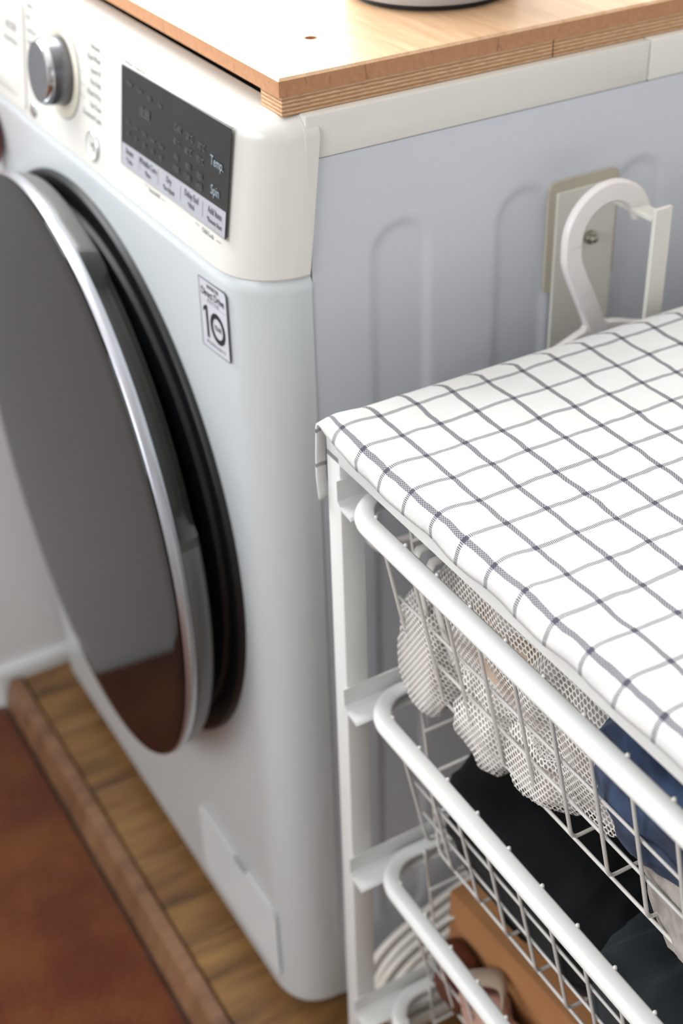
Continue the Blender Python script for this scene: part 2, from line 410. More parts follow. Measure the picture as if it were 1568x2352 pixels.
for z in (ZP+0.02, ZP+0.05, ZP+0.075, ZT-0.014): lv.append((z, plan(0, ly_(z), 0.0018)))
for i in range(1, 9):
    a = PI/2*i/8; lv.append((ZT-0.014+0.014*math.sin(a), plan(0.014*(1-math.cos(a)), ly_(ZT-0.014), 0.0018)))
panel = loft('control_panel', lv, 'cream')
# carcass core, side sheet with pressed stadium grooves, top trim
P('carcass', box('carcass', -0.597, -0.006, 0.04, 0.56, ZB0+0.008, ZT-0.003), 'black_gap')
def groove(y, z):
    d = 0.0
    for yc in (0.1137, 0.2131, 0.3130, 0.4125, 0.5120):
        r = 0.0250; zt = 0.7795-r; zb = 0.12
        dz = max(0, z-zt, zb-z); q = math.hypot(y-yc, dz)
        t = min(1, max(0, (r-q)/0.0085)); d = max(d, t*t*(3-2*t))
    return -0.0022*d
ys = [YS+0.0018+i*0.0025 for i in range(int((0.56-YS)/0.0025)+1)]
zs = [ZB0+0.004]+[0.09+i*0.004 for i in range(15)]+[0.2+0.05*i for i in range(10)]+[0.70+0.0025*i for i in range(36)]+[0.80, 0.815, ZS+0.0003]
V_ = []; F = []; ny = len(ys)
for z in zs:
    for y in ys: V_.append((-0.0008+groove(y, z), y, z))
for j in range(len(zs)-1):
    for i in range(ny-1): a = j*ny+i; F.append((a, a+1, a+ny+1, a+ny))
P('side_panel', mesh('side_panel', V_, F, True), 'side_paint')
P('left_side_panel', box('left_side_panel', -0.6, -0.597, YS+0.002, 0.56, ZB0+0.004, ZS), 'side_paint')
P('top_trim', box('top_trim', -0.6, 0.0, YS+0.0012, 0.3112, ZS+0.0005, ZT, 0.0012, 2), 'cream')
P('top_trim', box('top_trim', -0.6, 0.0, 0.3117, 0.56, ZS+0.0005, ZT, 0.0012, 2), 'cream')
for x in (-0.055, -0.545):
    for y in (0.075, 0.50):
        me = lathe('foot', [(0, 0), (0.022, 0), (0.022, 0.008), (0.012, 0.010), (0.012, 0.034), (0, 0.034)], 20)
        for v in me.vertices: v.co = (v.co.x+x, v.co.z+y, v.co.y)
        P('foot', me, 'black_rubber')
# panel-plane mapping
NP = Vector((0, -1, LEAN)).normalized()
def pp(x, z, off=0.0): return Vector((x, ly_(z)-0.0018, z))+NP*off
def ptext(body, size, x, z, mat, parent, align='LEFT', off=0.0003, sx=1.0, bold=0.0):
    text(body, size, basis(pp(x, z, off), (1, 0, 0), (0, LEAN, 1), NP), mat, parent, align, sx, bold)
def pflat(name, pts, t, off=0.0): return flat(name, pts, t, lambda u, v, w: pp(u, v, off+w))
# display
dq = [(-0.1940, 0.7792), (-0.0275, 0.7812), (-0.0250, 0.8512), (-0.1925, 0.8480)]
disp = P('display', pflat('display', dq, 0.0004, 0.0002), 'screen')
SP_('key_strip', pflat('key_strip', [(-0.1925, 0.7795), (-0.0285, 0.7815), (-0.0280, 0.7985), (-0.1915, 0.7950)], 0.0003, 0.0006), 'key_strip', disp)
def lerp4(u, v):
    a = Vector(dq[0]).lerp(Vector(dq[1]), u); b = Vector(dq[3]).lerp(Vector(dq[2]), u); return a.lerp(b, v)
for ln, r0, r1 in ((0, 2, 3),):
    pass
edge = [(-0.1948, 0.7784), (-0.0267, 0.7804), (-0.0242, 0.8520), (-0.1933, 0.8488)]
for i in (0, 2):
    a, b = Vector(edge[i]), Vector(edge[(i+1) % 4]); SP_('bezel_edge', tube('bezel_edge', [pp(a.x, a.y, 0.0001), pp(b.x, b.y, 0.0001)], 0.0004, 6), 'key_strip' if i == 2 else 'cream', disp)
def dtext(body, size, u, v, mat, align='CENTER', sx=0.82, off=0.0012):
    p = lerp4(u, v); ptext(body, size, p.x, p.y, mat, disp, align, off, sx)
for (u, v, t) in ((0.56, 0.72, 'Cold'), (0.665, 0.705, '20°C'), (0.77, 0.69, '30°C'), (0.555, 0.585, '40°C'), (0.66, 0.57, '60°C'), (0.765, 0.56, '95°C'),
                  (0.555, 0.445, 'No'), (0.66, 0.43, '400'), (0.765, 0.415, '800'), (0.55, 0.335, '1000'), (0.655, 0.325, '1200'), (0.76, 0.315, '1400')):
    dtext(t, 0.0062, u, v, 'print_dim')
dtext('Temp.', 0.0088, 0.905, 0.63, 'print_light'); dtext('Spin', 0.0088, 0.90, 0.37, 'print_light')
for k, t in enumerate(('Wash', 'Rinse', 'Spin', 'Dry')): dtext(t, 0.0046, 0.09+0.10*k, 0.86-0.012*k, 'print_dim')
for k in range(5): dtext(('Eco', 'Iron', 'Dry', 'Low', 'Time')[k], 0.0044, 0.08+0.082*k, 0.47-0.006*k, 'print_dim'); dtext(('30', '60', '120', '150', '180')[k], 0.0044, 0.08+0.082*k, 0.36-0.006*k, 'print_dim')
dtext('18:88', 0.010, 0.24, 0.66, 'print_dim')
for u, a, b in ((0.095, 'Steam', '*Turbo'), (0.285, 'Wrinkle Care', '*Rinse'), (0.49, 'Dry', '*Eco Hybrid'), (0.70, 'Delay End', '*Wi-Fi'), (0.905, 'Add Item', '*Remote Start')):
    dtext(a, 0.0066, u, 0.172, 'print_dark', sx=0.78); dtext(b, 0.0046, u, 0.078, 'print_dark', sx=0.78)
for u in (0.195, 0.385, 0.60, 0.80):
    p = lerp4(u, 0.13); SP_('divider', pflat('divider', [(p.x-0.0003, p.y-0.005), (p.x+0.0003, p.y-0.005), (p.x+0.0003, p.y+0.005), (p.x-0.0003, p.y+0.005)], 0.0001, 0.0010), 'print_grey', disp)
ptext('TrueSteam   Wash & Dry', 0.0040, -0.1905, 0.8517, 'print_grey', panel, sx=0.9)
ptext('Beep On/Off', 0.0040, -0.137, 0.7755, 'print_grey', panel, 'CENTER', sx=0.85); ptext('Child Lock', 0.0046, -0.0535, 0.7762, 'print_grey', panel, 'CENTER', sx=0.85)
for x0, x1, z in ((-0.154, -0.148, 0.7765), (-0.126, -0.120, 0.7752), (-0.072, -0.066, 0.7768), (-0.041, -0.035, 0.7758)):
    SP_('printed_line', pflat('printed_line', [(x0, z), (x1, z), (x1, z+0.0005), (x0, z+0.0005)], 0.0001, 0.0003), 'print_grey', panel)
# programme names and leader lines
for k, t in enumerate(('Delicates', 'Hand Wash', 'Speed 14', 'Dry Only', 'Wash & Dry', 'Tub Clean', 'Download Cycle')):
    z = 0.8475-0.0085*k; ptext(t, 0.0060, -0.2315, z, 'print_grey', panel, 'RIGHT', sx=0.85)
    if k < 6:
        z2 = z-0.0008; x0 = -0.277+0.0012*k if k < 4 else -0.273; SP_('printed_line', pflat('printed_line', [(x0, z2+0.004), (-0.262, z2+0.002), (-0.262, z2+0.0024), (x0, z2+0.0044)], 0.0001, 0.0003), 'print_grey', panel)
for k, t in enumerate(('Cotton', 'Mix', 'Easy Care', 'Outdoor', 'Baby Care')):
    z = 0.8475-0.0095*k; ptext(t, 0.0056, -0.3835, z, 'print_grey', panel, 'LEFT', sx=0.85)
    SP_('printed_line', pflat('printed_line', [(-0.362, z), (-0.342, z), (-0.342, z+0.0004), (-0.362, z+0.0004)], 0.0001, 0.0003), 'print_grey', panel)
# dial
DC = pp(-0.3075, 0.8149)
def on_axis(me, c=DC):
    me.transform(basis(c, (1, 0, 0), (0, 1, LEAN), (0, -LEAN, 1)).to_4x4() @ Matrix.Identity(4)); return me
def lathe_p(name, prof, c=DC, n=72):
    me = lathe(name, [(r, -d) for r, d in prof], n)            # d measured outwards from the panel
    ax_y = -NP; ax_x = Vector((1, 0, 0)); ax_z = ax_x.cross(ax_y)
    me.transform(basis(c, ax_x, ax_y, ax_z)); return me
dial = P('dial', lathe_p('dial', [(0.0, 0.0), (0.0245, 0.0), (0.0250, 0.0012), (0.0242, 0.0150), (0.0236, 0.0158)]), 'dial_side')
SP_('dial_ring', lathe_p('dial_ring', [(0.0350, 0.0), (0.0350, 0.0008), (0.0338, 0.0016), (0.0270, 0.0016), (0.0255, 0.0006), (0.0255, 0.0)]), 'cream_ring', dial)
SP_('dial_seam', lathe_p('dial_seam', [(0.0358, 0.0), (0.0358, 0.0006), (0.0346, 0.0009), (0.0346, 0.0)]), 'print_grey', dial)
SP_('dial_bevel', lathe_p('dial_bevel', [(0.0241, 0.0152), (0.0241, 0.0168), (0.0222, 0.0196), (0.0216, 0.0198)]), 'chrome', dial)
SP_('dial_cap', lathe_p('dial_cap', [(0.0218, 0.0192), (0.0212, 0.0199), (0.010, 0.0196), (0.0, 0.0195)]), 'brushed', dial)
# start and power buttons
sb = P('start_button', lathe_p('start_button', [(0.0, 0.0008), (0.0080, 0.0008), (0.0092, 0.0016), (0.0104, 0.0016), (0.0112, 0.0006), (0.0112, 0)], pp(-0.2470, 0.7755), 40), 'cream')
SP_('button_ring', lathe_p('button_ring', [(0.0100, 0.0014), (0.0104, 0.0021), (0.0112, 0.0014), (0.0114, 0)], pp(-0.2470, 0.7755), 40), 'silver', sb)
ptext('>||', 0.0072, -0.2470, 0.7755, 'print_dark', sb, 'CENTER', off=0.0012)
P('power_button', lathe_p('power_button', [(0.0, 0.0022), (0.0042, 0.0022), (0.0058, 0.0012), (0.0062, 0.0)], pp(-0.3740, 0.7670), 32), 'chrome')
# detergent drawer front with a scooped grip
me = pflat('detergent_drawer', rrect(-0.592, -0.3900, 0.7625, 0.8475, 0.006), 0.0016, 0.0)
dr = P('detergent_drawer', me, 'cream')
V_ = []; F = []
nu, nv = 24, 12
for j in range(nv+1):
    for i in range(nu+1):
        u = i/nu; v = j/nv; q = pp(-0.565+0.158*u, 0.768+0.030*v, 0.0017+0.0045*math.sin(PI*u)**0.4*math.sin(PI*v)**0.7*(1-v*0.6)); V_.append(q)
for j in range(nv):
    for i in range(nu): a = j*(nu+1)+i; F.append((a, a+1, a+nu+2, a+nu+1))
SP_('drawer_grip', mesh('drawer_grip', V_, F, True), 'cream', dr)
for k, t in enumerate(('AI DD', 'Direct Drive')): ptext(t, 0.010 if k == 0 else 0.006, -0.404, 0.823-0.011*k, 'print_grey', dr, 'RIGHT', 0.0019)
# warranty sticker on the cabinet front
def fp(x, z, off=0.0): return Vector((x, -0.0003-off, z))
st = P('warranty_sticker', flat('warranty_sticker', [(-0.0740, 0.6885), (-0.0325, 0.6915), (-0.0318, 0.7395), (-0.0345, 0.7418), (-0.0727, 0.7400)], 0.0003, lambda u, v, w: fp(u, v, w)), 'sticker')
ed = [(-0.0740, 0.6885), (-0.0325, 0.6915), (-0.0318, 0.7400), (-0.0342, 0.7422), (-0.0727, 0.7400)]
for i in range(5):
    a, b = ed[i], ed[(i+1) % 5]; SP_('border', tube('border', [fp(*a, 0.0003), fp(*b, 0.0003)], 0.00035, 5), 'print_dark', st)
def stext(body, size, x, z, mat='print_black', sx=1.0, bold=0.0): text(body, size, basis(fp(x, z, 0.0004), (1, 0, 0.05), (0, 0, 1), (0, -1, 0)), mat, st, 'CENTER', sx, bold)
stext('INVERTER', 0.0040, -0.0515, 0.7372); stext('Direct Drive', 0.0078, -0.0527, 0.7316, sx=0.86, bold=0.0001); stext('M O T O R', 0.0036, -0.0525, 0.7268, 'print_dark')
SP_('numeral', flat('numeral', [(-0.0655, 0.6975), (-0.0622, 0.6975), (-0.0622, 0.7215), (-0.0650, 0.7215), (-0.0690, 0.7185), (-0.0690, 0.7155), (-0.0655, 0.7178)], 0.0001, lambda u, v, w: fp(u, v, 0.0004+w)), 'print_black', st); stext('YEAR', 0.0052, -0.0480, 0.7098, sx=0.9); stext('W A R R A N T Y', 0.0038, -0.0530, 0.6945, 'print_dark')
SP_('divider', tube('divider', [fp(-0.0715, 0.7240, 0.0003), fp(-0.0340, 0.7262, 0.0003)], 0.0002, 5), 'print_grey', st)
me = lathe('numeral_ring', [(0.0074, -0.0004), (0.0112, -0.0004)], 48)
me.transform(Matrix.Translation((-0.0480, -0.0004, 0.7098))); SP_('numeral_ring', me, 'print_black', st)
# filter flap low on the front
fpts = [(-0.197, 0.058), (-0.030, 0.046), (-0.028, 0.142), (-0.192, 0.117)]
P('filter_flap', flat('filter_flap', rrect(-0.190, -0.032, 0.050, 0.136, 0.006), 0.0007, lambda u, v, w: fp(u, v, w-0.0003)), 'cabinet')
P('flap_notch', flat('flap_notch', rrect(-0.112, -0.090, 0.1345, 0.1385, 0.0015), 0.0016, lambda u, v, w: fp(u, v, w)), 'print_grey')
# door
BZ = Vector((-0.3, -0.0, 0.4735))
def door_lathe(name, prof, mat, parent=None, mod=None, tf=None, n=128):
    me = lathe(name, prof, n, mod=mod); me.transform(tf or Matrix.Translation(BZ)); return P(name, me, mat) if parent is None else SP_(name, me, mat, parent)
door_lathe('door_bezel', [(0.2560, 0.002), (0.2556, -0.0025), (0.2535, -0.0050), (0.2490, -0.0058), (0.2420, -0.0050), (0.2300, -0.003), (0.0, -0.003)], 'black_gloss')
door_lathe('door_seal', [(0.2360, -0.0015), (0.2340, -0.0080), (0.2290, -0.0095), (0.2250, -0.0070), (0.2210, -0.0095), (0.2140, -0.0095), (0.2110, -0.001)], 'black_rubber')
AJ = math.radians(-2.73); DCN = Vector((-0.2985, -0.0435, 0.4745))
TF = Matrix.Translation(DCN) @ Matrix.Rotation(AJ, 4, 'Z')
def grip(a, j, r, d):
    a = (a+PI) % (2*PI)-PI
    lo, hi = math.radians(16), math.radians(69)
    t = min(1, max(0, (a-lo)/math.radians(3)))*min(1, max(0, (hi-a)/math.radians(5)))
    t = t*t*(3-2*t)
    w = (0, 0.5, 1.0, 1.0, 1.0, 0.8, 0.3, 0, 0, 0)[j]
    return r-0.020*t*w, d
door = door_lathe('door', [(0.2572, 0.0100), (0.2578, 0.0118), (0.2572, 0.0155), (0.2562, 0.0195), (0.2550, 0.0235), (0.2530, 0.0268), (0.2490, 0.0292), (0.2350, 0.0305), (0.10, 0.0305), (0.0, 0.0305)], 'door_grey', mod=grip, tf=TF, n=240)
door.data.materials.append(M['grip_shade'])  # shade of the recessed grip pocket, put into a darker grey
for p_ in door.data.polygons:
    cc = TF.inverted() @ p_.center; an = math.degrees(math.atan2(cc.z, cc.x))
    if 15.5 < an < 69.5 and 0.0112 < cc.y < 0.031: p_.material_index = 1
door_lathe('door_rim', [(0.2570, 0.0016), (0.2588, 0.0014), (0.2598, 0.0024), (0.2602, 0.0045), (0.2602, 0.0085), (0.2592, 0.0104), (0.2560, 0.0108)], 'silver', door, tf=TF)
door_lathe('door_glass', [(0.0, -0.0012), (0.15, -0.0009), (0.24, -0.0006), (0.2560, -0.0004), (0.2584, 0.0000), (0.2592, 0.0010), (0.2590, 0.0018), (0.2560, 0.0022)], 'door_glass', door, tf=TF)
me = box('hinge', -0.562, -0.535, -0.022, 0.0, 0.40, 0.55, 0.004); P('hinge', me, 'door_grey')
flush_text()

# red object at the far left of the washer front
V_ = []; F = []; n1, n2 = 16, 24
for j in range(n1+1):
    t = j/n1; zz = 0.740-0.056*t; w = 0.0235*math.sin(PI*min(1, t*0.92+0.04))**0.6*(1.12-0.62*t)
    for k in range(n2): a = 2*PI*k/n2; V_.append((-0.487+w*math.cos(a), -0.0125+0.0118*math.sin(a)*min(1, w/0.012), zz))
for j in range(n1):
    for k in range(n2): F.append((j*n2+k, j*n2+(k+1) % n2, (j+1)*n2+(k+1) % n2, (j+1)*n2+k))
F.append(tuple(range(n2))); F.append(tuple(reversed([n1*n2+k for k in range(n2)])))
tag(obj('magnet', mesh('magnet', V_, F, True), 'red_plastic'), 'small glossy red rounded object on the washer front at the left edge', 'magnet')

# ------------------------------------------------------------------ wooden top on ply battens
wt = tag(empty('wooden_top', (-0.3, 0.28, ZT)), 'light wooden board top lying on the washing machine', 'board')
def PW_(name, me, mat, parent=None):
    o = obj(name, me, mat, parent or wt)
    if parent is None: o.matrix_parent_inverse = Matrix.Translation(-Vector((-0.3, 0.28, ZT)))
    return o
bx0, bx1, by0, by1, bz0, bz1 = -0.60, -0.0060, 0.0325, 0.57, 0.8705, 0.8818
hx, hy, hr = -0.0678, 0.0890, 0.0042
bm = bmesh.new()
ring = [(hx+hr*math.cos(2*PI*k/24), hy+hr*math.sin(2*PI*k/24)) for k in range(24)]
b = 0.0016
outer_t = [(bx0+b, by0+b), (bx1-b, by0+b), (bx1-b, by1-b), (bx0+b, by1-b)]
vt = [bm.verts.new((x, y, bz1)) for x, y in outer_t]; hv = [bm.verts.new((x, y, bz1)) for x, y in ring]; hb = [bm.verts.new((x, y, bz0)) for x, y in ring]
ve = [bm.verts.new((x, y, bz1-b)) for x, y in ((bx0, by0), (bx1, by0), (bx1, by1), (bx0, by1))]
vb = [bm.verts.new((x, y, bz0)) for x, y in ((bx0, by0), (bx1, by0), (bx1, by1), (bx0, by1))]
# top face ring split: each corner sector joins the hole
idx = lambda a: int(round(a/(2*PI)*24)) % 24
q = [idx(math.radians(225)), idx(math.radians(315)), idx(math.radians(45)), idx(math.radians(135))]
for s in range(4):
    a, b_ = q[s], q[(s+1) % 4]; seq = []; k = a
    while True:
        seq.append(hv[k])
        if k == b_: break
        k = (k+1) % 24
    f = bm.faces.new([vt[s], vt[(s+1) % 4]]+list(reversed(seq))); f.material_index = 0
for k in range(24): bm.faces.new((hv[k], hv[(k+1) % 24], hb[(k+1) % 24], hb[k])).material_index = 1
for s in range(4):
    bm.faces.new((vt[s], ve[s], ve[(s+1) % 4], vt[(s+1) % 4])).material_index = 0
    bm.faces.new((ve[s], vb[s], vb[(s+1) % 4], ve[(s+1) % 4])).material_index = 1
bm.faces.new(vb).material_index = 1
me = bm_mesh('board', bm); me.materials.append(M['board_top']); me.materials.append(M['board_edge'])
PW_('board', me, None)
PW_('ply_batten', box('ply_batten', -0.034, -0.0070, 0.0345, 0.2342, ZT, bz0, 0.0004, 1), 'plywood')
PW_('ply_batten', box('ply_batten', -0.034, -0.0070, 0.2352, 0.56, ZT, bz0, 0.0004, 1), 'plywood')
PW_('ply_batten', box('ply_batten', -0.559, -0.0345, 0.050, 0.074, ZT, bz0, 0.0004, 1), 'plywood')  # added filler batten: turns the dark gap under the board front brownish
PW_('ply_batten', box('ply_batten', -0.59, -0.56, 0.0345, 0.56, ZT, bz0, 0.0004, 1), 'plywood')
# grey round pot on the board
pot = tag(empty('pot', (-0.119, 0.2127, bz1)), 'round pale grey pot standing on the wooden board', 'pot')
obj('pot_body', spin_z('pot_body', [(0.0, 0.0022), (0.052, 0.0022), (0.0585, 0.0045), (0.0612, 0.010), (0.0620, 0.020), (0.0640, 0.090), (0.0650, 0.105), (0.0635, 0.1065), (0.0615, 0.104), (0.060, 0.02), (0.0, 0.012)]), 'pot_grey', pot)
obj('foot_ring', spin_z('foot_ring', [(0.046, 0.0), (0.054, 0.0), (0.0545, 0.003), (0.046, 0.003)]), 'black_rubber', pot)

# ------------------------------------------------------------------ hook bracket on the washer side, hanger on it
hk = tag(empty('wall_hook', (0.0, 0.262, 0.72)), 'cream magnetic hook bracket with upturned arm on the washer side', 'hook')
def PH(name, me, mat, parent=None):
    o = obj(name, me, mat, hk); o.matrix_parent_inverse = Matrix.Translation(-Vector((0.0, 0.262, 0.72))); return o
side = lambda x0: (lambda u, v, w: Vector((x0+w, u, v)))
PH('back_pad', flat('back_pad', rrect(0.2315, 0.2925, 0.693, 0.7755, 0.006), 0.003, side(-0.0008)), 'hook_beige')
PH('plate', flat('plate', rrect(0.2375, 0.2890, 0.630, 0.7680, 0.0015), 0.0025, side(0.0022)), 'hook_white')
PH('arm', box('arm', 0.004, 0.0600, 0.2725, 0.2855, 0.7590, 0.7625, 0.0005, 1), 'hook_white')
PH('upstand', box('upstand', 0.0590, 0.0625, 0.2738, 0.2888, 0.650, 0.7680, 0.0006, 1), 'hook_white')
me = lathe('screw', [(0.0, -0.0075), (0.0022, -0.0070), (0.0030, -0.0050), (0.0030, -0.0035), (0.0046, -0.0030), (0.0050, -0.0012), (0.0050, 0.0)], 20)
me.transform(basis((0.0047, 0.2670, 0.7300), (0, 1, 0), (-1, 0, 0), (0, 0, 1))); PH('screw', me, 'steel')
def band(name, path, widths, x0, t, bev=0.0012, closed=False):
    """flat strip in a YZ plane: centre line with half widths, thickness along X"""
    N = len(path); L_, R_ = [], []
    for i in range(N):
        a = Vector(path[i-1]) if (i > 0 or closed) else Vector(path[i]); b2 = Vector(path[(i+1) % N]) if (i < N-1 or closed) else Vector(path[i])
        t_ = (b2-a).normalized(); n_ = Vector((-t_.y, t_.x)); w = widths[i] if isinstance(widths, list) else widths
        L_.append(Vector(path[i])+n_*w); R_.append(Vector(path[i])-n_*w)
    V_ = []; F = []
    sec = lambda l, r: [(x0, l.lerp(r, bev/((l-r).length))), (x0+bev, l), (x0+t-bev, l), (x0+t, l.lerp(r, bev/((l-r).length))), (x0+t, r.lerp(l, bev/((l-r).length))), (x0+t-bev, r), (x0+bev, r), (x0, r.lerp(l, bev/((l-r).length)))]
    for i in range(N):
        for x, p in sec(L_[i], R_[i]): V_.append((x, p.x, p.y))
    for i in range(N if closed else N-1):
        for k in range(8): F.append((i*8+k, i*8+(k+1) % 8, ((i+1) % N)*8+(k+1) % 8, ((i+1) % N)*8+k))
    if not closed: F.append(tuple(range(8))); F.append(tuple(reversed([(N-1)*8+k for k in range(8)])))
    bm = bmesh.new(); vs = [bm.verts.new(v) for v in V_]
    for f in F: bm.faces.new([vs[k] for k in f])
    return bm_mesh(name, bm, True, math.radians(45))
def smooth_path(pts, it=3, closed=False):
    pts = [Vector(p) for p in pts]
    for _ in range(it):
        q = [] if closed else [pts[0]]
        for i in range(len(pts) if closed else len(pts)-1):
            a, b2 = pts[i], pts[(i+1) % len(pts)]; q += [a.lerp(b2, .25), a.lerp(b2, .75)]
        if not closed: q.append(pts[-1])
        pts = q
    return pts
# hanger, own origin at the inside top of its hook; Y along the shoulders
def hook_path():
    c0 = Vector((-0.0055, -0.0225)); r = 0.0300
    pts = [c0+Vector((math.cos(a), math.sin(a)))*r for a in [math.radians(14+176*i/11) for i in range(12)]]
    pts += [Vector(p) for p in ((-0.0350, -0.0360), (-0.0290, -0.0500), (-0.0210, -0.0660), (-0.0125, -0.0840), (-0.0075, -0.0960), (-0.0065, -0.1080))]
    return smooth_path(pts, 3)
hp = hook_path()
hook_me = band('hanger_hook', hp, [0.0076+0.004*max(0.0, (-p.y-0.090)/0.018) for p in hp], -0.0003, 0.0068, 0.0016)
sh = [(-0.006, -0.0925), (-0.040, -0.1050), (-0.120, -0.130), (-0.178, -0.152), (-0.200, -0.185), (-0.190, -0.215), (-0.165, -0.222), (-0.08, -0.222), (0.08, -0.222), (0.155, -0.222), (0.180, -0.215), (0.190, -0.185), (0.168, -0.152), (0.110, -0.130), (0.030, -0.1050)]
shp = smooth_path(sh, 3, True)
sh_me = band('hanger_body', [tuple(p) for p in shp], 0.0062, 0, 0.0062, 0.0016, True)
web = flat('hanger_neck', [tuple(p) for p in smooth_path([(-0.070, -0.1150), (-0.040, -0.1030), (-0.022, -0.0955), (-0.0175, -0.0880), (-0.0010, -0.0880), (0.004, -0.0955), (0.024, -0.1030), (0.055, -0.1120)], 2)], 0.0052, lambda u, v, w: Vector((0.0005+w, u, v)))
hmat = 'hanger_white'
hg = tag(empty('clothes_hanger', (0.034, 0.2600, 0.7705)), 'white plastic clothes hanger hanging from the hook bracket on the washer side', 'clothes hanger')
obj('hook', hook_me, hmat, hg); obj('shoulders', sh_me, hmat, hg); obj('neck', web, hmat, hg)
hook2, sh2, web2 = hook_me.copy(), sh_me.copy(), web.copy()
for me in (hook2, sh2, web2): me.materials.clear(); me.materials.append(M['hanger_stack'])
names5 = ['nearest the frame leg', 'second from the frame', 'in the middle of the row', 'second from the washer', 'nearest the washer side']
for k in range(5):
    e = tag(empty('clothes_hanger', (0.0575-0.0100*k, 0.2600+0.004*(k % 2), 0.2500), 0.0), 'cream plastic hanger standing low between washer and frame, '+names5[k], 'clothes hanger', 'hangers standing in the gap beside the washer')
    obj('hook', hook2, None, e); obj('shoulders', sh2, None, e); obj('neck', web2, None, e)

# ------------------------------------------------------------------ basket frame
FO = Vector((0.0733, 0.0114, 0)); FT = -0.0109
FW, FD, FH = 0.50, 0.51, 0.6985
RUN = (0.6445, 0.4735, 0.3035, 0.1330)
fr = tag(empty('basket_frame', FO, FT), 'white metal frame on legs holding four wire baskets under the checked towel', 'storage frame')
def leg(x, y): obj('leg', box('leg', x, x+0.0165, y, y+0.0175, 0.004, FH-0.0200, 0.0012), 'frame_white', fr); obj('foot', box('foot', x+0.0005, x+0.016, y+0.0005, y+0.017, 0.0, 0.004), 'black_rubber', fr)
for x in (0, FW-0.0165):
    for y in (0, FD-0.0175): leg(x, y)
obj('top_bar', box('top_bar', 0, FW, 0, 0.0195, FH-0.0262, FH-0.0012, 0.0012), 'frame_white', fr)
obj('top_bar', box('top_bar', 0, FW, FD-0.0195, FD, FH-0.0262, FH-0.0012, 0.0012), 'frame_white', fr)
obj('side_bar', box('side_bar', 0, 0.0195, 0.0195, FD-0.0195, FH-0.0262, FH-0.0012, 0.0012), 'frame_white', fr)
obj('side_bar', box('side_bar', FW-0.0195, FW, 0.0195, FD-0.0195, FH-0.0262, FH-0.0012, 0.0012), 'frame_white', fr)
obj('top_board', box('top_board', 0.001, FW-0.001, 0.001, FD-0.001, FH-0.0012, FH), 'frame_white', fr)
# runner: channel with a lip, swept along Y
rp = [(0, 0.0185), (0.0012, 0.0185), (0.0014, 0.0040), (0.0045, 0.0010), (0.0165, 0.0002), (0.0185, -0.0012), (0.0180, -0.0022), (0.0040, -0.0008), (0.0002, 0.0020)]
def runner(sgn, x, z):
    n = len(rp); V_ = [(x+sgn*a, y, z+b2) for y in (-0.003, FD+0.002) for a, b2 in rp]
    bm = bmesh.new(); vs = [bm.verts.new(v) for v in V_]
    for i in range(n): bm.faces.new((vs[i], vs[(i+1) % n], vs[n+(i+1) % n], vs[n+i]))
    bm.faces.new(vs[:n]); bm.faces.new(list(reversed(vs[n:])))
    obj('runner', bm_mesh('runner', bm), 'frame_white', fr)
for z in RUN: runner(1, 0.0167, z); runner(-1, FW-0.0167, z)

# ------------------------------------------------------------------ baskets
BW, BD, BH, TAP = 0.452, 0.470, 0.138, 0.029
RIMW, RIMH = 0.0170, 0.0120
def rim_mesh():
    path = rrect(0, BW, 0, BD, 0.036, 12); N = len(path); V_ = []; F = []
    sec = [(0.0014, 0.0028), (0.0003, 0.0036), (0.0, 0.0048), (0.0003, 0.0066), (0.0011, 0.0082), (0.0026, 0.0094), (0.0048, 0.0100), (0.0115, 0.0098), (0.0130, 0.0090), (0.0132, 0.0076), (0.0115, 0.0068), (0.0055, 0.0066), (0.0040, 0.0050), (0.0030, 0.0030)]
    K = len(sec)
    for i in range(N):
        a, b2 = Vector(path[i-1]), Vector(path[(i+1) % N]); t = (b2-a).normalized(); nrm = Vector((-t.y, t.x))      # inward (path is ccw)
        for d, z in sec: p = Vector(path[i])+nrm*d; V_.append((p.x, p.y, z))
    for i in range(N):
        for k in range(K): F.append((i*K+k, i*K+(k+1) % K, ((i+1) % N)*K+(k+1) % K, ((i+1) % N)*K+k))
    bm = bmesh.new(); vs = [bm.verts.new(v) for v in V_]
    for f in F: bm.faces.new([vs[k] for k in f])
    return bm_mesh('rim', bm, True, math.radians(60))
RIMME = rim_mesh(); RIMME.materials.append(M['frame_white'])
ZTOP, ZBOT = 0.0102, 0.0095-BH
WI = 0.0131
def u_path(L):
    r = 0.006; a0 = WI; b0 = WI+TAP
    sl = Vector((TAP, ZBOT-ZTOP)).normalized()
    pts = [(a0, ZTOP), (a0+0.0004, ZTOP-0.004), (b0-sl.x*r, ZBOT-sl.y*r), (b0+r*0.15, ZBOT+r*0.30), (b0+r*0.5, ZBOT+r*0.06), (b0+r, ZBOT)]
    return pts+[(L-d, z) for d, z in reversed(pts)]
WR = 0.00125
U_FB = tube('wire', [(0, y, z) for y, z in u_path(BD)], WR, 7); U_FB.materials.append(M['wire_white'])
U_LR = tube('wire', [(x, 0, z-0.0020) if 0.03 < x < BW-0.03 and z < -0.12 else (x, 0, z) for x, z in u_path(BW)], WR, 7); U_LR.materials.append(M['wire_white'])
XS = [0.0305+0.0338*i for i in range(12)]; YSB = [0.045+0.0760*i for i in range(6)]
def hwire(L): me = tube('wire', [(0, 0, 0), (L, 0, 0)], WR*0.95, 7); me.materials.append(M['wire_white']); return me
LV = (0.250, 0.505, 0.750); HW_X = hwire(XS[-1]-XS[0]+0.004); HW_Y = hwire(YSB[-1]-YSB[0]+0.004)
SIDE_BITS = []
